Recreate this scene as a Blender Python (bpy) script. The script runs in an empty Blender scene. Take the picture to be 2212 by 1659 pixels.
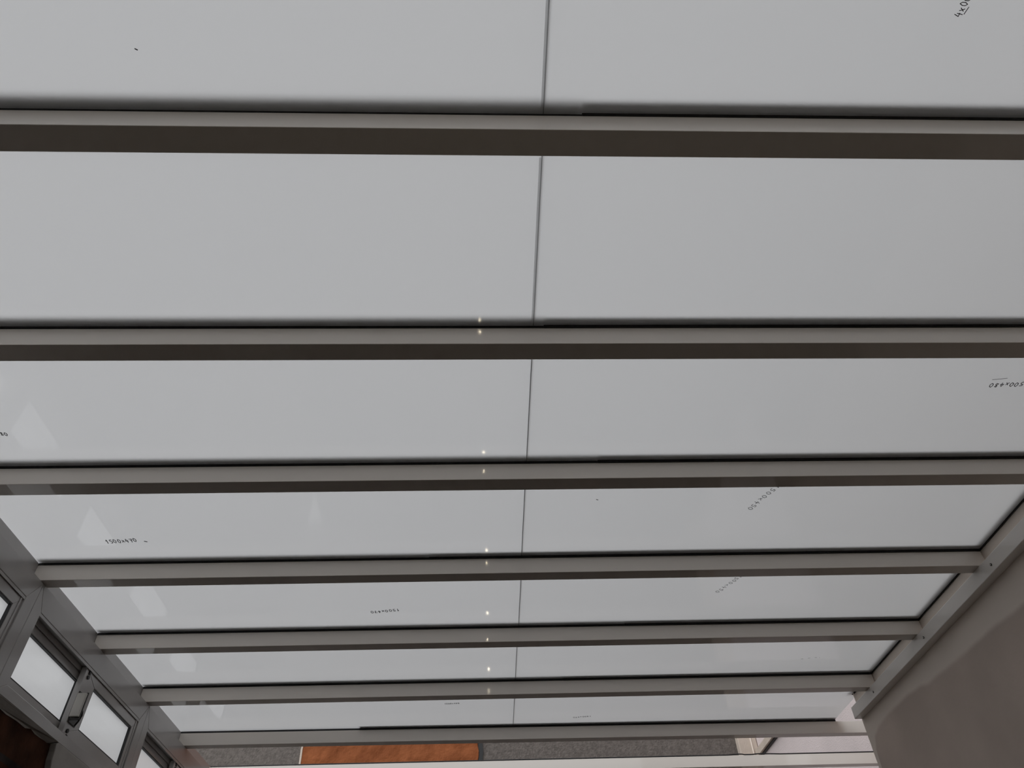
import bpy, bmesh, math, random
from mathutils import Vector, Matrix
random.seed(7)
S = bpy.context.scene
COL = S.collection
CAMZ = 1.5                      # height of the lens above the floor

# ------------------------------------------------------------------ camera
cam = bpy.data.cameras.new('camera')
cam.sensor_fit = 'HORIZONTAL'; cam.sensor_width = 36.0
cam.lens = 36.0 * 1554.68 / 2212.0
cam.clip_start = 0.01
co = bpy.data.objects.new('camera', cam); COL.objects.link(co)
RT = Vector((0.9994957690583648, -0.01786183455499297, -0.02625190470723931))
DN = Vector((-0.005957167489930838, 0.7066045371492714, -0.7075835924013226))
FW = Vector((0.031188456036245607, 0.7073831938535111, 0.7061418393380193))
m = Matrix((RT, -DN, -FW)).transposed().to_4x4()
m.translation = Vector((0, 0, CAMZ))
co.matrix_world = m
S.camera = co

# ------------------------------------------------------------------ sky, exposure
W = bpy.data.worlds.new('overcast_sky'); S.world = W; W.use_nodes = True
nt = W.node_tree; nt.nodes.clear()
wo = nt.nodes.new('ShaderNodeOutputWorld'); bg = nt.nodes.new('ShaderNodeBackground')
bg.inputs['Color'].default_value = (0.955, 0.975, 1.0, 1)
# overcast sky, brighter overhead and on the window side, duller over the houses to the right and ahead
wc = nt.nodes.new('ShaderNodeTexCoord'); wd = nt.nodes.new('ShaderNodeVectorMath'); wd.operation = 'DOT_PRODUCT'
wd.inputs[1].default_value = (-0.60, -0.42, 0.68)
wm = nt.nodes.new('ShaderNodeMapRange'); wm.inputs['From Min'].default_value = -1; wm.inputs['From Max'].default_value = 1
wm.inputs['To Min'].default_value = 0.0; wm.inputs['To Max'].default_value = 1.0
wp_ = nt.nodes.new('ShaderNodeMath'); wp_.operation = 'POWER'; wp_.inputs[1].default_value = 2.4
ws = nt.nodes.new('ShaderNodeMath'); ws.operation = 'MULTIPLY_ADD'; ws.inputs[1].default_value = 1.75; ws.inputs[2].default_value = 0.10
nt.links.new(wc.outputs['Generated'], wd.inputs[0]); nt.links.new(wd.outputs['Value'], wm.inputs['Value']); nt.links.new(wm.outputs[0], wp_.inputs[0]); nt.links.new(wp_.outputs[0], ws.inputs[0]); nt.links.new(ws.outputs[0], bg.inputs['Strength'])
nt.links.new(bg.outputs[0], wo.inputs[0])
vs = S.view_settings
S.display_settings.display_device = 'sRGB'
vs.view_transform = 'Standard'; vs.look = 'None'; vs.gamma = 1.0; vs.use_curve_mapping = False
vs.exposure = 0.17
S.cycles.use_denoising = True
S.cycles.diffuse_bounces = 8; S.cycles.max_bounces = 16; S.cycles.transmission_bounces = 12
S.cycles.sample_clamp_indirect = 25.0

# the flash of the phone that took the picture: it gives the small glints on the gloss paint
fl = bpy.data.lights.new('phone_flash', 'POINT'); fl.energy = 0.8; fl.shadow_soft_size = 0.004
fl.color = (1.0, 0.86, 0.62)
flo = bpy.data.objects.new('phone_flash', fl); COL.objects.link(flo); flo.location = (-0.037, 0.0, CAMZ)

# ------------------------------------------------------------------ materials
def mat(name):
    M = bpy.data.materials.new(name); M.use_nodes = True
    n = M.node_tree.nodes; n.clear()
    o = n.new('ShaderNodeOutputMaterial')
    return M, n, M.node_tree.links, o

def principled(name, col, rough, metal=0.0, spec=0.5, noise=0.0, nscale=8.0, bump=0.0, bscale=200.0, bdist=0.002, col2=None, detail=4.0):
    M, n, L, o = mat(name)
    p = n.new('ShaderNodeBsdfPrincipled'); L.new(p.outputs[0], o.inputs[0])
    p.inputs['Base Color'].default_value = (*col, 1); p.inputs['Roughness'].default_value = rough
    p.inputs['Metallic'].default_value = metal; p.inputs['Specular IOR Level'].default_value = spec
    tc = n.new('ShaderNodeTexCoord')
    if noise or col2:
        t = n.new('ShaderNodeTexNoise'); t.inputs['Scale'].default_value = nscale; t.inputs['Detail'].default_value = detail
        L.new(tc.outputs['Object'], t.inputs['Vector'])
        r = n.new('ShaderNodeValToRGB')
        c2 = col2 or tuple(min(1, c * (1 + noise)) for c in col)
        c1 = col if col2 else tuple(c * (1 - noise) for c in col)
        r.color_ramp.elements[0].position = 0.35; r.color_ramp.elements[1].position = 0.65
        r.color_ramp.elements[0].color = (*c1, 1); r.color_ramp.elements[1].color = (*c2, 1)
        L.new(t.outputs[0], r.inputs[0]); L.new(r.outputs[0], p.inputs['Base Color'])
    if bump:
        t2 = n.new('ShaderNodeTexNoise'); t2.inputs['Scale'].default_value = bscale; t2.inputs['Detail'].default_value = 6
        L.new(tc.outputs['Object'], t2.inputs['Vector'])
        b = n.new('ShaderNodeBump'); b.inputs['Strength'].default_value = bump; b.inputs['Distance'].default_value = bdist
        L.new(t2.outputs[0], b.inputs['Height']); L.new(b.outputs[0], p.inputs['Normal'])
    return M

def acrylic(name, tcol, dcol, tfac, rough, streak=0.0, fwd=0.0):
    M, n, L, o = mat(name)
    tr = n.new('ShaderNodeBsdfTranslucent'); tr.inputs[0].default_value = (*tcol, 1)
    di = n.new('ShaderNodeBsdfDiffuse'); di.inputs[0].default_value = (*dcol, 1)
    gl = n.new('ShaderNodeBsdfGlossy'); gl.inputs['Roughness'].default_value = rough
    gl.inputs['Color'].default_value = (1, 1, 1, 1)
    fr = n.new('ShaderNodeFresnel'); fr.inputs['IOR'].default_value = 1.58
    m1 = n.new('ShaderNodeMixShader'); m1.inputs[0].default_value = tfac
    m2 = n.new('ShaderNodeMixShader')
    L.new(di.outputs[0], m1.inputs[1]); L.new(tr.outputs[0], m1.inputs[2])
    body = m1.outputs[0]
    if fwd:                                       # part of the light goes through only softly scattered
        rf = n.new('ShaderNodeBsdfRefraction'); rf.inputs['IOR'].default_value = 1.01; rf.inputs['Roughness'].default_value = 0.75
        rf.inputs['Color'].default_value = (*tcol, 1)
        m3 = n.new('ShaderNodeMixShader'); m3.inputs[0].default_value = fwd
        L.new(m1.outputs[0], m3.inputs[1]); L.new(rf.outputs[0], m3.inputs[2]); body = m3.outputs[0]
    L.new(fr.outputs[0], m2.inputs[0]); L.new(body, m2.inputs[1]); L.new(gl.outputs[0], m2.inputs[2])
    L.new(m2.outputs[0], o.inputs[0])
    if streak:
        tc = n.new('ShaderNodeTexCoord'); mp = n.new('ShaderNodeMapping'); mp.inputs['Scale'].default_value = (1, 3, 26)
        mp.inputs['Rotation'].default_value = (0.12, 0, 0)
        t = n.new('ShaderNodeTexNoise'); t.inputs['Scale'].default_value = 1.3; t.inputs['Detail'].default_value = 3
        r = n.new('ShaderNodeValToRGB')
        r.color_ramp.elements[0].position = 0.3; r.color_ramp.elements[0].color = (*[c * (1 - streak) for c in tcol], 1)
        r.color_ramp.elements[1].position = 0.6; r.color_ramp.elements[1].color = (*tcol, 1)
        L.new(tc.outputs['Object'], mp.inputs[0]); L.new(mp.outputs[0], t.inputs['Vector'])
        L.new(t.outputs[0], r.inputs[0]); L.new(r.outputs[0], tr.inputs[0])
    return M

M_PANEL = acrylic('white_translucent_sheet', (0.93, 0.925, 0.925), (0.88, 0.88, 0.88), 0.66, 0.03)
def clear_skin():
    M, n, L, o = mat('clear_gloss_skin')
    t = n.new('ShaderNodeBsdfTransparent'); t.inputs[0].default_value = (0.96, 0.96, 0.96, 1)
    g = n.new('ShaderNodeBsdfGlossy'); g.inputs['Roughness'].default_value = 0.05
    fr = n.new('ShaderNodeFresnel'); fr.inputs['IOR'].default_value = 1.3; mx = n.new('ShaderNodeMixShader')
    L.new(fr.outputs[0], mx.inputs[0]); L.new(t.outputs[0], mx.inputs[1]); L.new(g.outputs[0], mx.inputs[2]); L.new(mx.outputs[0], o.inputs[0])
    return M
M_SKIN = clear_skin()
def opal(o, axis, sign):
    o.data.materials.append(M_SKIN)
    for p in o.data.polygons: p.material_index = 0 if p.normal[axis] * sign > 0.5 else 1
M_PANE = acrylic('white_translucent_pane', (0.97, 0.97, 0.97), (0.86, 0.86, 0.86), 0.66, 0.12, 0.03)
M_BEAM = principled('warm_grey_gloss_paint', (0.84, 0.785, 0.725), 0.03, spec=0.5)
M_FRAME = principled('grey_aluminium_frame', (0.40, 0.385, 0.375), 0.18, spec=0.6, noise=0.04, nscale=5)
M_RAIL = principled('light_grey_rail_paint', (0.92, 0.885, 0.845), 0.12, spec=0.5)
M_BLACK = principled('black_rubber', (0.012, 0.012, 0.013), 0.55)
M_DARK = principled('dark_plastic', (0.03, 0.028, 0.026), 0.4)
M_LATCH = principled('pale_grey_latch', (0.52, 0.50, 0.46), 0.3)
M_SEAM = acrylic('grey_seam_silicone', (0.30, 0.29, 0.29), (0.3, 0.3, 0.3), 0.6, 0.3)
M_SEAMT = acrylic('clear_seam_filler', (0.50, 0.49, 0.49), (0.5, 0.5, 0.5), 0.7, 0.2)
M_SEAMC = acrylic('clear_seam_tape', (0.97, 0.97, 0.97), (0.9, 0.9, 0.9), 0.92, 0.15)
M_INK = principled('marker_ink', (0.06, 0.055, 0.06), 0.6)
def wall_plaster():
    # grey plaster; a smoother, paler coat was trowelled along the rail and down the far corner
    M = principled('grey_wall_plaster', (0.70, 0.60, 0.53), 0.9, spec=0.2, noise=0.07, nscale=3.0, bump=0.25, bscale=60)
    n, L = M.node_tree.nodes, M.node_tree.links
    p = [x for x in n if x.type == 'BSDF_PRINCIPLED'][0]; old = p.inputs['Base Color'].links[0].from_socket
    g = n.new('ShaderNodeNewGeometry'); sx = n.new('ShaderNodeSeparateXYZ'); L.new(g.outputs['Position'], sx.inputs[0])
    t = n.new('ShaderNodeTexNoise'); t.inputs['Scale'].default_value = 7; L.new(g.outputs['Position'], t.inputs['Vector'])
    my = n.new('ShaderNodeMapRange'); my.inputs['From Min'].default_value = 1.7; my.inputs['From Max'].default_value = 3.3
    L.new(sx.outputs['Y'], my.inputs['Value'])
    cr = n.new('ShaderNodeValToRGB'); cr.color_ramp.interpolation = 'EASE'
    pts = [(1.7, 1.036), (2.009, 1.038), (2.22, 1.050), (2.45, 1.054), (2.653, 1.064), (2.74, 1.080), (2.863, 1.090), (3.01, 1.087), (3.13, 1.079), (3.19, 1.062), (3.225, 1.02), (3.245, 0.85), (3.265, 0.5)]
    el = cr.color_ramp.elements
    while len(el) < len(pts): el.new(0.5)
    for q, (y, z) in zip(el, pts):
        q.position = (y - 1.7) / 1.6; v = (z - 0.5) / 0.6; q.color = (v, v, v, 1)
    L.new(my.outputs[0], cr.inputs[0])
    def math_(op, a, b):
        k = n.new('ShaderNodeMath'); k.operation = op
        for i, v in enumerate((a, b)):
            if isinstance(v, float): k.inputs[i].default_value = v
            else: L.new(v, k.inputs[i])
        return k.outputs[0]
    edge_z = math_('ADD', math_('MULTIPLY', cr.outputs[0], 0.6), 0.5 + 1.5)
    wob = math_('MULTIPLY', math_('SUBTRACT', t.outputs[0], 0.5), 0.012)
    d = math_('ADD', math_('SUBTRACT', sx.outputs['Z'], edge_z), wob)
    ms = n.new('ShaderNodeMapRange'); ms.interpolation_type = 'SMOOTHSTEP'; ms.inputs['From Min'].default_value = -0.010; ms.inputs['From Max'].default_value = 0.012
    L.new(d, ms.inputs['Value'])
    mx = n.new('ShaderNodeMixRGB'); mx.inputs[2].default_value = (0.92, 0.835, 0.755, 1)
    L.new(ms.outputs[0], mx.inputs[0]); L.new(old, mx.inputs[1]); L.new(mx.outputs[0], p.inputs['Base Color'])
    return M
M_PLASTER = wall_plaster()
M_LPLASTER = principled('left_wall_plaster', (0.36, 0.34, 0.315), 0.9, spec=0.2, noise=0.10, nscale=6.0, bump=0.3, bscale=70)
M_BACK = principled('back_wall_paint', (0.72, 0.69, 0.65), 0.9, spec=0.2, noise=0.04, nscale=2)
M_STUCCO = principled('coarse_grey_stucco', (0.15, 0.132, 0.12), 0.95, spec=0.1, noise=0.16, nscale=45, bump=0.8, bscale=70, bdist=0.01)
M_PINK = principled('pinkish_render', (0.70, 0.615, 0.605), 0.95, spec=0.1, noise=0.05, nscale=3, bump=0.5, bscale=110, bdist=0.006)
M_CREAM = principled('cream_render', (0.56, 0.48, 0.41), 0.9, spec=0.1, noise=0.06, nscale=9, bump=0.5, bscale=90, bdist=0.006)
M_FLOOR = principled('dark_floor', (0.03, 0.028, 0.026), 0.8, noise=0.15, nscale=3)
M_TERRA = principled('terracotta', (0.20, 0.058, 0.018), 0.8, spec=0.2, col2=(0.29, 0.092, 0.032), nscale=6, bump=1.0, bscale=9, bdist=0.03)
M_GROUND = principled('concrete_ground', (0.60, 0.59, 0.57), 0.9, noise=0.1, nscale=2)

def brick_mat():
    M, n, L, o = mat('dark_clay_brick')
    p = n.new('ShaderNodeBsdfPrincipled'); L.new(p.outputs[0], o.inputs[0]); p.inputs['Roughness'].default_value = 0.95
    p.inputs['Specular IOR Level'].default_value = 0.1
    tc = n.new('ShaderNodeTexCoord'); mp = n.new('ShaderNodeMapping'); mp.inputs['Rotation'].default_value = (math.pi / 2, 0, math.pi / 2)
    b = n.new('ShaderNodeTexBrick'); b.inputs['Scale'].default_value = 1.0
    b.inputs['Brick Width'].default_value = 0.30; b.inputs['Row Height'].default_value = 0.20; b.inputs['Mortar Size'].default_value = 0.010
    b.inputs['Color1'].default_value = (0.050, 0.022, 0.014, 1); b.inputs['Color2'].default_value = (0.085, 0.034, 0.018, 1)
    b.inputs['Mortar'].default_value = (0.045, 0.035, 0.03, 1)
    t = n.new('ShaderNodeTexNoise'); t.inputs['Scale'].default_value = 14; t.inputs['Detail'].default_value = 5
    mx = n.new('ShaderNodeMixRGB'); mx.blend_type = 'MULTIPLY'; mx.inputs[0].default_value = 0.9
    r = n.new('ShaderNodeValToRGB'); r.color_ramp.elements[0].position = 0.35; r.color_ramp.elements[0].color = (0.30, 0.30, 0.30, 1)
    r.color_ramp.elements[1].position = 0.7
    bp = n.new('ShaderNodeBump'); bp.inputs['Strength'].default_value = 0.8; bp.inputs['Distance'].default_value = 0.01
    L.new(tc.outputs['Object'], mp.inputs[0]); L.new(mp.outputs[0], b.inputs['Vector']); L.new(tc.outputs['Object'], t.inputs['Vector'])
    L.new(t.outputs[0], r.inputs[0]); L.new(b.outputs[0], mx.inputs[1]); L.new(r.outputs[0], mx.inputs[2])
    L.new(mx.outputs[0], p.inputs['Base Color']); L.new(t.outputs[0], bp.inputs['Height']); L.new(bp.outputs[0], p.inputs['Normal'])
    return M
M_BRICK = brick_mat()

# ------------------------------------------------------------------ helpers (z is given above the lens; build() lifts it by CAMZ)
def hexa(bm, v):
    vs_ = [bm.verts.new(p) for p in v]
    for f in ((0, 3, 2, 1), (4, 5, 6, 7), (0, 1, 5, 4), (1, 2, 6, 5), (2, 3, 7, 6), (3, 0, 4, 7)):
        bm.faces.new([vs_[i] for i in f])
    return vs_

def box(bm, x0, x1, y0, y1, z0, z1):
    return hexa(bm, [(x0, y0, z0), (x1, y0, z0), (x1, y1, z0), (x0, y1, z0), (x0, y0, z1), (x1, y0, z1), (x1, y1, z1), (x0, y1, z1)])

def prism(bm, poly, axis, a, b):
    """extrude a 2-D polygon along an axis (0 -> poly is (y,z), 2 -> poly is (x,y))"""
    def P(p, c): return (c, p[0], p[1]) if axis == 0 else ((p[0], c, p[1]) if axis == 1 else (p[0], p[1], c))
    A = [bm.verts.new(P(p, a)) for p in poly]; B = [bm.verts.new(P(p, b)) for p in poly]
    bm.faces.new(A); bm.faces.new(B[::-1])
    n = len(poly)
    for i in range(n):
        bm.faces.new([A[(i + 1) % n], A[i], B[i], B[(i + 1) % n]])

def cyl(bm, c, axis, r, h, seg=24):
    R = Matrix.Rotation(math.pi / 2, 4, 'Y') if axis == 0 else (Matrix.Rotation(math.pi / 2, 4, 'X') if axis == 1 else Matrix())
    bmesh.ops.create_cone(bm, cap_ends=True, segments=seg, radius1=r, radius2=r, depth=h, matrix=Matrix.Translation(c) @ R)

def tube(bm, pts, r, seg=8):
    rings = []
    for i, p in enumerate(pts):
        d = (Vector(pts[min(i + 1, len(pts) - 1)]) - Vector(pts[max(i - 1, 0)])).normalized()
        u = d.cross(Vector((0, 0, 1))); u = u.normalized() if u.length > 1e-4 else Vector((1, 0, 0)); v = d.cross(u)
        rings.append([bm.verts.new(Vector(p) + (u * math.cos(t) + v * math.sin(t)) * r) for t in [2 * math.pi * k / seg for k in range(seg)]])
    for A, B in zip(rings, rings[1:]):
        for k in range(seg):
            bm.faces.new([A[k], A[(k + 1) % seg], B[(k + 1) % seg], B[k]])
    bm.faces.new(rings[0][::-1]); bm.faces.new(rings[-1])

def build(name, bm, material, parent=None, bevel=0.0, seg=2, smooth=False):
    bmesh.ops.recalc_face_normals(bm, faces=bm.faces)
    if bevel:
        es = [e for e in bm.edges if len(e.link_faces) == 2 and e.calc_face_angle(0) > 0.5]
        bmesh.ops.bevel(bm, geom=es, offset=bevel, segments=seg, profile=0.5, affect='EDGES', clamp_overlap=True)
    lo = Vector([min(v.co[i] for v in bm.verts) for i in range(3)]); hi = Vector([max(v.co[i] for v in bm.verts) for i in range(3)])
    c = Vector(((lo.x + hi.x) / 2, (lo.y + hi.y) / 2, lo.z))
    bmesh.ops.translate(bm, verts=bm.verts, vec=-c)
    me = bpy.data.meshes.new(name); bm.to_mesh(me); bm.free()
    me.materials.append(material)
    if smooth:
        for p in me.polygons: p.use_smooth = True
    o = bpy.data.objects.new(name, me); COL.objects.link(o)
    wl = c + Vector((0, 0, CAMZ))
    o['_w'] = list(wl)
    if parent:
        o.parent = parent; o.location = wl - Vector(parent['_w'])
    else:
        o.location = wl
    return o

def empty(name, loc):
    o = bpy.data.objects.new(name, None); COL.objects.link(o); o.empty_display_size = 0.1
    wl = Vector(loc) + Vector((0, 0, CAMZ)); o.location = wl; o['_w'] = list(wl)
    return o

def tag(o, label=None, cat=None, group=None, kind=None):
    if label: o['label'] = label
    if cat and not kind: kind = 'thing'
    if cat: o['category'] = cat
    if group: o['group'] = group
    if kind: o['kind'] = kind
    return o

def B(): return bmesh.new()

# ------------------------------------------------------------------ the room
XL, XR = -1.41, 1.63            # window face on the left, plaster face on the right
ZB, ZT, ZP = 1.200, 1.254, 1.262   # beam underside, beam top, underside of the sheets
XPL = -1.446                    # face of the plate that carries the sheets on the left
YB = -0.42                      # back wall
YW = 3.262                      # far end of the right wall

b = B(); box(b, -1.62, 6, YB - 0.2, 4.4, -1.6, -1.5)
tag(build('floor', b, M_FLOOR), 'dark floor under the glazed roof', 'floor', kind='structure')
b = B(); box(b, -12, -1.62, YB - 4, 14, -1.7, -1.601); tag(build('floor_outside', b, M_GROUND), 'pale concrete ground outside the left windows', 'floor', kind='structure')  # unseen, made pale to bounce light into the window panes
b = B(); box(b, -1.62, 6, 4.4, 6.2, -1.6, -1.5)
tag(build('floor_yard', b, M_FLOOR), 'dark yard floor beyond the covered passage', 'floor', kind='structure')
b = B(); box(b, -1.75, 2.6, YB - 0.2, YB, -1.5, 1.6)
tag(build('wall_back', b, M_BACK), 'grey house wall behind the camera', 'wall', kind='structure')

b = B(); box(b, -1.436, XR - 0.012, YB, YB + 0.012, -1.5, 0.1); build('low_light_absorber', b, M_FLOOR, bpy.data.objects['wall_back'])  # added dark slab out of view, keeps bounced light off the beam undersides
# right wall: grey plaster with a smoother, paler border along the rail and down the far corner
b = B(); box(b, XR, XR + 0.2, YB, YW, -1.5, 5.0)  # carried up out of view to block sky light from the sheets
wr = build('wall_right', b, M_PLASTER, bevel=0.006, seg=3)
tag(wr, 'grey plastered wall on the right with a paler border under the rail', 'wall', kind='structure')
b = B(); box(b, XR - 0.004, XR, YB, YW, 1.30, 4.99); build('high_light_absorber', b, M_STUCCO, wr)  # added unseen dark slab, cuts light bounced onto the sheets
b = B(); box(b, XR - 0.012, XR, YB + 0.013, YW - 0.004, -1.49, 0.1); build('low_light_absorber', b, M_FLOOR, wr)  # the same added absorber low on the right wall, unseen
b = B(); box(b, XR - 0.004, XR - 0.0002, YB + 0.01, YW - 0.02, ZP - 0.0045, ZP + 0.02)
build('foam_strip', b, M_BLACK, wr)
b = B(); box(b, XR - 0.030, XR, YB, YW, ZP + 0.020, ZP + 0.024)
build('flashing', b, M_DARK, wr)

# rail along the right wall
b = B(); box(b, 1.595, XR, YB, 3.25, 1.151, ZB)
rail = build('square_rail', b, M_RAIL, bevel=0.002)
tag(rail, 'light grey square rail screwed along the right wall under the beam ends', 'rail')
for ys in (0.53, 1.03, 1.525, 2.003, 2.511, 3.009):
    b = B(); cyl(b, (1.5945, ys, 1.173), 0, 0.0042, 0.003, 16); s = build('screw', b, M_DARK, rail)
    b = B(); cyl(b, (1.5932, ys, 1.173), 0, 0.002, 0.002, 6); build('screw_socket', b, M_RAIL, s)

# plate above the windows on the left, carrying the ends of beams and sheets
b = B(); box(b, -1.50, XPL, YB, 4.70, ZB - 0.002, ZP - 0.0005)
plate = build('eaves_plate', b, M_FRAME, bevel=0.0015)
tag(plate, 'long grey aluminium plate above the left windows at the roof edge', 'wall plate')

# left wall: dark brick below the windows, plaster where it has been rendered
b = B(); box(b, -1.62, -1.428, YB, 4.72, -1.5, 0.867)
wl_ = build('wall_left', b, M_BRICK)
tag(wl_, 'dark bare brick wall under the left windows, partly plastered', 'wall', kind='structure')
b = B()
pe = [(2.497, 0.861), (2.512, 0.868), (4.71, 0.868), (4.71, -1.49), (2.60, -1.49), (2.58, 0.2), (2.545, 0.55), (2.53, 0.70), (2.520, 0.79), (2.508, 0.815), (2.505, 0.838), (2.500, 0.852)]
prism(b, pe, 0, -1.430, XL + 0.002); build('plaster_coat', b, M_LPLASTER, wl_, bevel=0.003)
b = B()
r_ = [(YB, 0.845), (0.5, 0.85), (1.3, 0.842), (1.9, 0.848), (2.1, 0.845), (2.16, 0.849), (2.21, 0.846), (2.27, 0.850), (2.33, 0.8495), (2.36, 0.858), (2.39, 0.853), (2.42, 0.8535), (2.45, 0.8555), (2.475, 0.8555), (2.498, 0.861)]
prism(b, r_ + [(2.50, 0.8678), (YB, 0.8678)], 0, -1.430, XL + 0.001)
for v in b.verts:                                  # feathered lower edge
    if v.co.x > -1.42 and v.co.z < 0.8675: v.co.x = -1.4265
build('mortar_bed', b, M_LPLASTER, wl_)

# yard walls seen past the end of the roof
b = B(); box(b, -6, 1.93, 6.0, 6.2, -1.5, 9.0)  # height raised out of view to dim the far sheets
wf = build('wall_far', b, M_STUCCO)
tag(wf, 'coarse grey stucco wall across the yard with a terracotta patch', 'wall', kind='structure')
random.seed(3)
b = B()
left_e = [(-1.455 + 0.012 * math.sin(z * 9) - 0.004 * (z > 1.95), z) for z in [1.5, 1.6, 1.7, 1.8, 1.88, 1.93, 1.98, 2.03, 2.12, 2.2, 2.3]]
prism(b, [(-0.095, 1.5)] + [(-0.105 + 0.006 * math.sin(z * 40), z) for z in [1.6, 1.75, 1.86, 1.9, 1.94, 1.98, 2.02, 2.1, 2.2]] + [(-0.095, 2.3)] + left_e[::-1], 1, 5.985, 6.01)
tp = build('terracotta_patch', b, M_TERRA, wf, bevel=0.004); tag(tp, 'bare orange terracotta patch in the grey stucco')
b = B(); prism(b, [(-0.112, 1.5), (-0.098, 1.7), (-0.104, 1.86), (-0.094, 1.93), (-0.100, 2.0), (-0.092, 2.3), (-0.070, 2.3), (-0.073, 2.0), (-0.066, 1.94), (-0.072, 1.87), (-0.070, 1.5)], 1, 5.989, 6.008)
build('dark_joint', b, M_BLACK, wf)
b = B(); prism(b, [(x - 0.012, z) for x, z in left_e] + [(x + 0.002, z) for x, z in left_e[::-1]], 1, 5.982, 6.008)
build('mortar_edge', b, M_CREAM, wf)

b = B(); box(b, 1.93, 2.078, 5.94, 6.2, -1.5, 9.0)
wp = build('wall_pier', b, M_CREAM, bevel=0.008)
tag(wp, 'narrow cream pier where the grey stucco and the pink wall meet', 'wall', kind='structure')
b = B(); box(b, 2.028, 2.034, 5.934, 5.945, -1.5, 7.0); build('groove', b, M_PLASTER, wp)
b = B(); box(b, 2.080, 2.28, 3.0, 6.2, -1.5, 5.0)  # unseen upper part raised to shade the sheets as well
wk = build('wall_yard', b, M_PINK)
tag(wk, 'pale pinkish rendered wall in the yard beyond the corner on the right', 'wall', kind='structure')
b = B(); box(b, 2.045, 2.080, 4.2, 5.93, 1.835, 1.885)
yr = build('square_rail', b, M_CREAM, bevel=0.002)
tag(yr, 'beige rail fixed to the pink yard wall, seen behind the last roof beams', 'rail')
b = B(); box(b, 2.060, 2.080, 4.2, 5.93, 1.826, 1.8345); build('painted_shade', b, M_BLACK, yr)  # black strip that paints in the shade below the rail

# ------------------------------------------------------------------ roof beams
BE = [(0.080, 0.000), (0.5735, 0.0050), (1.0745, 0.0026), (1.5690, -0.0005), (2.0595, -0.0028), (2.5450, -0.0020), (3.0290, -0.0025), (3.5520, 0.006), (4.0180, -0.0010)]
BW = [0.050, 0.050, 0.049, 0.049, 0.047, 0.047, 0.046, 0.044, 0.046]
ORD = [None, 'nearest the camera, topmost in the photo', 'second from the top of the photo', 'third from the top of the photo', 'fourth from the top, its left end showing', 'fifth from the top of the photo',
       'sixth from the top, above the last white sheets', 'seventh from the top, above the terracotta patch', 'last and outermost, with no sheets over it']
SPLIT = [0.1, 0.17, 0.125, 0.3, -0.2, 0.5, 0.3, -0.62, 0]
NTH = ['unseen overhead', 'first', 'second', 'third', 'fourth', 'fifth', 'sixth', 'seventh']
def beam(i):
    y, s = BE[i]; w = BW[i]; x0, x1 = XPL + 0.0005, (XR - 0.0005 if i < 7 else 2.079)
    if i < 7: x1 = XR - 0.0045
    tl = [.0004, -.0008, .00045, .0007, .00045, .0009, .0007, -.0008, .0004][i]                                   # the web leans a hair, as on the real tube
    b = B()
    yy = lambda x: y + s * x
    hexa(b, [(x0, yy(x0), ZB), (x1, yy(x1), ZB), (x1, yy(x1) + w, ZB), (x0, yy(x0) + w, ZB),
             (x0, yy(x0) + tl, ZT), (x1, yy(x1) + tl, ZT), (x1, yy(x1) + w, ZT), (x0, yy(x0) + w, ZT)])
    o = build('cross_beam', b, M_BEAM, bevel=0.0012)
    tag(o, ('grey gloss roof beam ' + ORD[i]) if ORD[i] else 'grey gloss roof beam overhead, outside the picture', 'beam', 'roof beams across the passage')
    if i == 8: return o
    # black sealing strips between beam and sheets, and the cover strip on top of the sheets
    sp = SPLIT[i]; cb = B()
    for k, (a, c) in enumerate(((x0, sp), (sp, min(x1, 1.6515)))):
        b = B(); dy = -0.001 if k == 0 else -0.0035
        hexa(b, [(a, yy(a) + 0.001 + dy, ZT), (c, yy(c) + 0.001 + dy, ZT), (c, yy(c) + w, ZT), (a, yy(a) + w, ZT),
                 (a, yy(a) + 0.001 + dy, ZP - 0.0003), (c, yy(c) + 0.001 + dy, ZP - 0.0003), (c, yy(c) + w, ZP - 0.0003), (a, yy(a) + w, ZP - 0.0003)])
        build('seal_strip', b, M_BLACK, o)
        over = 0.024 if not (i == 7 and k == 0) else 0.002
        lift = 0.006 if k == 0 else 0.001
        z0 = ZP + 0.0065 + lift
        hexa(cb, [(a, yy(a) - over, z0), (c, yy(c) - over, z0), (c, yy(c) + w + 0.012, z0), (a, yy(a) + w + 0.012, z0),
                  (a, yy(a) - over, z0 + 0.002), (c, yy(c) - over, z0 + 0.002), (c, yy(c) + w + 0.012, z0 + 0.002), (a, yy(a) + w + 0.012, z0 + 0.002)])
    tag(build('cover_strip', cb, M_DARK), 'dark strip over the sheets, casting the shadow line along the ' + NTH[i] + ' beam', 'cover strip', 'cover strips above the beams')
    return o
for i in range(9): beam(i)

# thin black cable lying along the top front edge of the outermost beam
b = B(); cp = []
for x in [-1.44, -1.2, -0.9, -0.5, -0.1, 0.3, 0.7, 1.0, 1.156, 1.236, 1.265, 1.293, 1.31, 1.324, 1.343, 1.363, 1.38, 1.396, 1.437, 1.516, 1.596, 1.68, 1.758, 1.87, 1.983, 2.07]:
    bump = {1.265: .002, 1.293: .0035, 1.31: .003, 1.38: .002, 1.396: .003, 1.437: .0025}.get(x, 0)
    cp.append((x, 4.0195 - 0.0011 * x, ZT + 0.0028 + bump))
tube(b, cp, 0.0030)
tag(build('cable', b, M_BLACK, smooth=True), 'thin black cable lying on top of the outermost roof beam', 'cable')

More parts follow.
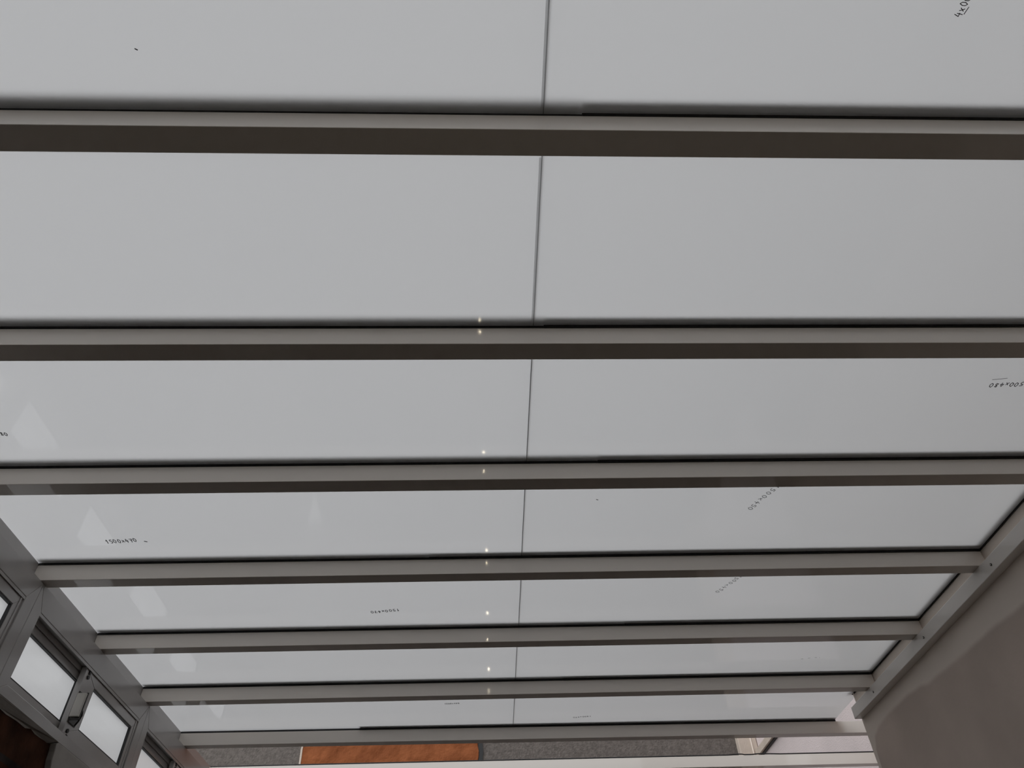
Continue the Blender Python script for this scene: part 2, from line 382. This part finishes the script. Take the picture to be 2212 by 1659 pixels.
# ------------------------------------------------------------------ handwriting: stroke digits
D = {'0': [[(.5, 0), (.15, .2), (.1, .6), (.4, 1), (.75, .8), (.8, .35), (.5, 0)]],
     '1': [[(.25, .7), (.55, 1), (.5, .5), (.4, 0)]],
     '5': [[(.8, 1), (.25, .95), (.2, .6), (.6, .62), (.75, .3), (.5, .02), (.1, .08)]],
     '4': [[(.45, 1), (.1, .4), (.85, .42)], [(.65, .75), (.55, 0)]],
     '7': [[(.1, .92), (.8, .95), (.4, 0)], [(.25, .5), (.7, .52)]],
     '8': [[(.7, .85), (.35, .98), (.25, .7), (.7, .35), (.55, .02), (.15, .15), (.4, .5), (.7, .85)]],
     'x': [[(.15, .1), (.75, .6)], [(.2, .65), (.7, .05)]],
     '-': [[(.1, .45), (.8, .5)]], '.': [[(.35, .1), (.5, .16)]], ' ': []}
def ribbon(bm, pts, w, z):
    pts = [Vector((p[0], p[1], 0)) for p in pts]
    for a, c in zip(pts, pts[1:]):
        d = (c - a)
        if d.length < 1e-6: continue
        d.normalize(); n = Vector((-d.y, d.x, 0)) * w / 2; a2 = a - d * w * .3; c2 = c + d * w * .3
        q = [a2 - n, c2 - n, c2 + n, a2 + n]
        lo = [bm.verts.new((p.x, p.y, z - 0.0004)) for p in q]; hi = [bm.verts.new((p.x, p.y, z)) for p in q]
        bm.faces.new(lo); bm.faces.new(hi[::-1])
        for k in range(4): bm.faces.new([lo[k], lo[(k + 1) % 4], hi[(k + 1) % 4], hi[k]])
def write(parent, text, p0, p1, h, w=0.0018, up=1, jit=0.08):
    """text read from below: baseline p0 -> p1 on the underside of a sheet, h = letter height"""
    p0 = Vector(p0); p1 = Vector(p1); u = (p1 - p0); cw = u.length / len(text); u.normalize()
    v = Vector((u.y, -u.x)) * up          # seen from below, 'up' is clockwise of the reading direction
    bm = B()
    for k, ch in enumerate(text):
        for st in D[ch]:
            jx, jy = random.uniform(-jit, jit), random.uniform(-jit, jit)
            ribbon(bm, [tuple(p0 + u * (cw * (k + (x + jx) * .85)) + v * (h * (y + jy))) for x, y in st], w, ZP - 0.0001)
    return build('handwriting', bm, M_INK, parent)
def speck(parent, p, r=0.002):
    bm = B(); ribbon(bm, [(p[0] - r, p[1]), (p[0] + r, p[1] + r)], r, ZP - 0.0001); return build('ink_speck', bm, M_INK, parent)

# ------------------------------------------------------------------ roof sheets, two to a bay
SEAM = [0.101, 0.100, 0.1015, 0.1015, 0.101, 0.103, 0.101, 0.1015, 0.103]
sheets = {}
BAY = ['overhead, out of the picture', 'topmost bay in the photo', 'between first and second beams', 'between second and third beams', 'between third and fourth beams',
       'between fourth and fifth beams', 'between fifth and sixth beams', 'between sixth and seventh beams']
EXTRA = {(1, 1): ', writing at the top edge', (3, 0): ', 480 at the photo edge', (3, 1): ', writing by the wall', (4, 0): ', marked 1500x470', (4, 1): ', slanted writing', (5, 0): ', marked upside down',
         (5, 1): ', faint slanted writing', (7, 1): ', past the wall corner'}
for j in range(8):
    ya = YB if j == 0 else BE[j - 1][0] + 0.025
    yb = BE[j][0] + 0.024
    sa = 0 if j == 0 else BE[j - 1][1]; sb = BE[j][1]
    xs = SEAM[j]
    for k, (xa, xc) in enumerate(((-1.495, xs - 0.0008), (xs + 0.0008, XR - 0.0045 if j < 7 else XR - 0.0045))):
        if j == 7 and k == 1:                     # the last sheet runs past the end of the wall
            poly = [(xa, ya + sa * xa), (XR - 0.0045, ya + sa * xc), (XR - 0.0045, YW + 0.002), (1.651, YW + 0.002), (1.651, yb + sb * xc), (xa, yb + sb * xa)]
        else:
            poly = [(xa, ya + sa * xa), (xc, ya + sa * xc), (xc, yb + sb * xc), (xa, yb + sb * xa)]
        b = B(); prism(b, poly, 2, ZP, ZP + 0.006)
        o = build('translucent_sheet', b, M_PANEL)
        opal(o, 2, -1)
        tag(o, 'white roof sheet, %s side, %s%s' % ('window' if k == 0 else 'plaster wall', BAY[j], EXTRA.get((j, k), '')), 'roof sheet', 'white roof sheets')
        sheets[(j, k)] = o
    b = B(); box(b, xs - 0.0010, xs + 0.0010, ya + 0.002, yb - 0.002, ZP - 0.0006, ZP + 0.0055)
    opal(build('seam_seal', b, M_SEAM if j > 2 else M_SEAMT, sheets[(j, 0)]), 2, -1)
    if j in (1, 2):
        b = B(); box(b, xs - 0.0050, xs - 0.0014, ya + 0.06, yb - 0.03, ZP - 0.0010, ZP - 0.0001)
        opal(build('seam_tape', b, M_SEAMC, sheets[(j, 0)]), 2, -1)
random.seed(11)
write(sheets[(1, 1)], '4x00', (0.790, 0.404), (0.794, 0.371), 0.013, 0.0012)
ub = B(); ribbon(ub, [(0.793, 0.399), (0.796, 0.388)], 0.0012, ZP - 0.0001); build('ink_speck', ub, M_INK, sheets[(1, 1)])
write(sheets[(3, 1)], '1500x480', (1.375, 1.268), (1.271, 1.272), 0.014, 0.0018)
ub = B(); ribbon(ub, [(1.272, 1.259), (1.286, 1.257), (1.308, 1.254)], 0.0011, ZP - 0.0001); build('ink_speck', ub, M_INK, sheets[(3, 1)])
write(sheets[(3, 0)], '1500x480', (-1.335, 1.444), (-1.249, 1.443), 0.0125, 0.0018)
write(sheets[(4, 0)], '1500x470', (-1.192, 1.955), (-1.092, 1.947), 0.019, 0.0022)
speck(sheets[(4, 0)], (-1.07, 1.945), 0.0035)
write(sheets[(5, 0)], '1500x470', (-0.331, 2.400), (-0.437, 2.417), 0.016, 0.0022)
write(sheets[(4, 1)], '1500x450', (0.838, 1.690), (0.779, 1.813), 0.016, 0.0015, jit=.12)
write(sheets[(5, 1)], '1500x450', (0.855, 2.200), (0.793, 2.318), 0.015, 0.0013, jit=.14)
write(sheets[(7, 0)], '1500x470', (-0.209, 3.281), (-0.141, 3.279), 0.013, 0.0018)
write(sheets[(7, 1)], '1500x470', (0.461, 3.448), (0.377, 3.461), 0.013, 0.0014)
write(sheets[(6, 1)], '- - -.', (1.276, 2.884), (1.359, 2.870), 0.012, 0.0013)
speck(sheets[(1, 0)], (-0.587, 0.466), 0.0018)
speck(sheets[(4, 1)], (0.318, 1.752), 0.0025)

# ------------------------------------------------------------------ sliding windows in the left wall
def ring(bm, x0, x1, y0, y1, z0, z1, tl, tr, tb, tt):
    """rectangular frame of four mitred members in the plane X = const"""
    o_ = [(y0, z0), (y1, z0), (y1, z1), (y0, z1)]; i_ = [(y0 + tl, z0 + tb), (y1 - tr, z0 + tb), (y1 - tr, z1 - tt), (y0 + tl, z1 - tt)]
    for k in range(4):
        a, c = o_[k], o_[(k + 1) % 4]; d, e = i_[(k + 1) % 4], i_[k]
        hexa(bm, [(x0, *a), (x0, *c), (x0, *d), (x0, *e), (x1, *a), (x1, *c), (x1, *d), (x1, *e)])
def member_frame(name, parent, material, x0, x1, y0, y1, z0, z1, tl, tr, tb, tt, bevel=0.0012):
    bm = B(); ring(bm, x0, x1, y0, y1, z0, z1, tl, tr, tb, tt)
    return build(name, bm, material, parent, bevel=bevel, seg=1)

def sash(parent, xf, y0, y1, gl, gr, latch):
    """one sliding light: xf = inner face, glass from gl to gr"""
    z0, z1, g0, g1 = 0.902, 1.122, 0.942, 1.084
    s = member_frame('sash', parent, M_FRAME, xf - 0.020, xf, y0, y1, z0, z1, gl - y0, y1 - gr, g0 - z0, z1 - g1)
    bm = B(); ring(bm, xf - 0.0115, xf - 0.0015, gl - 0.0005, gr + 0.0005, g0 - 0.0005, g1 + 0.0005, 0.004, 0.004, 0.004, 0.004)
    build('glazing_gasket', bm, M_BLACK, s)
    bm = B(); box(bm, xf - 0.015, xf - 0.011, gl - 0.003, gr + 0.003, g0 - 0.003, g1 + 0.003)
    opal(build('pane', bm, M_PANE, s), 0, 1)
    if latch:
        bm = B(); box(bm, xf - 0.001, xf + 0.004, y0 + 0.006, y0 + 0.058, 0.938, 1.040); build('latch_plate', bm, M_DARK, s, bevel=0.001)
        bm = B(); hexa(bm, [(xf + 0.002, y0 - 0.004, 0.952), (xf + 0.033, y0 - 0.004, 0.952), (xf + 0.033, y0 + 0.006, 0.952), (xf + 0.002, y0 + 0.010, 0.952),
                            (xf + 0.002, y0 - 0.004, 1.030), (xf + 0.033, y0 - 0.004, 1.030), (xf + 0.033, y0 + 0.006, 1.030), (xf + 0.002, y0 + 0.010, 1.030)])
        build('latch', bm, M_LATCH, s, bevel=0.002)
        bm = B(); box(bm, xf + 0.002, xf + 0.0345, y0 + 0.0062, y0 + 0.0105, 0.944, 1.034); build('latch_backing', bm, M_DARK, s, bevel=0.001)
        pts = [(xf + 0.028, y0 + 0.0135, 0.980), (xf + 0.031, y0 + 0.018, 0.974), (xf + 0.030, y0 + 0.024, 0.964), (xf + 0.024, y0 + 0.027, 0.946), (xf + 0.016, y0 + 0.028, 0.932)]
        bm = B(); tube(bm, pts, 0.0030); build('latch_hook', bm, M_DARK, s, smooth=True)
        for zc in (1.094, 0.915):
            bm = B(); cyl(bm, (xf + 0.001, y0 + 0.024, zc), 0, 0.0068, 0.006); build('screw_cap', bm, M_BLACK, s)
        bm = B(); box(bm, xf - 0.0002, xf + 0.004, y0 + 0.020, y0 + 0.028, 1.104, 1.121); build('stop_block', bm, M_BLACK, s)
        bm = B(); prism(bm, [(y0 + 0.024, 0.905), (y0 + 0.034, 0.904), (y0 + 0.032, 0.896)], 0, xf, xf + 0.003); build('drip_notch', bm, M_BLACK, s)
    # raised rib on the closing stile
    bm = B(); box(bm, xf - 0.001, xf + 0.0025, y1 - 0.020, y1 - 0.012, z0 + 0.002, z1 - 0.002); build('stile_rib', bm, M_FRAME, s, bevel=0.001)
    return s

def window(n, y0, y1, slide, label):
    w = empty('window_%d' % n, (XL - 0.04, (y0 + y1) / 2, 0.866))
    tag(w, label, 'window', 'sliding windows in the left wall', 'structure')
    jl, jr = 0.050, 0.050
    f = member_frame('frame', w, M_FRAME, -1.495, XL, y0 + 0.0006, y1 - 0.0006, 0.868, ZB - 0.003, jl, jr, 0.032, 0.072)
    bm = B(); box(bm, -1.4425, -1.4375, y0 + jl, y1 - jr, 1.108, 1.127); box(bm, -1.414, -1.4115, y0 + jl, y1 - jr, 1.116, 1.127)
    build('track', bm, M_FRAME, f)
    ym = (y0 + y1) / 2
    sash(w, -1.4570 + 0.012, y0 + 0.028, 2.59 - 2.08 + y0, y0 + 0.066, y0 + 0.466, False)
    sash(w, -1.4160, y0 + 0.438 - slide, y1 - jr + 0.004, y0 + 0.531 - slide, y1 - jr - 0.034, True)
window(1, 1.096, 2.0800, 0.0, 'near sliding window at the left edge, only its corner showing')
window(2, 2.0800, 3.0680, 0.0, 'middle sliding window on the left with two white panes and a latch')
window(3, 3.0680, 4.0500, 0.012, 'far sliding window at the bottom left, cut by the photo edge')
b = B(); box(b, -1.62, XL - 0.001, 4.051, 4.72, 0.868, ZB - 0.003); tag(build('trim_1', b, M_FRAME), 'grey end post of the left window row', 'post', kind='structure')
window(4, 0.112, 1.0960, 0.0, 'added unseen sliding window beside the camera, for extra light')  # unseen repeat, added to throw more light on the wall and beams
b = B(); box(b, -1.62, XL - 0.001, YB, 0.111, 0.868, ZB - 0.003); tag(build('trim_2', b, M_FRAME), 'grey panel of the left wall beside the camera', 'panel', kind='structure')

for o in list(bpy.data.objects):
    if '_w' in o: del o['_w']
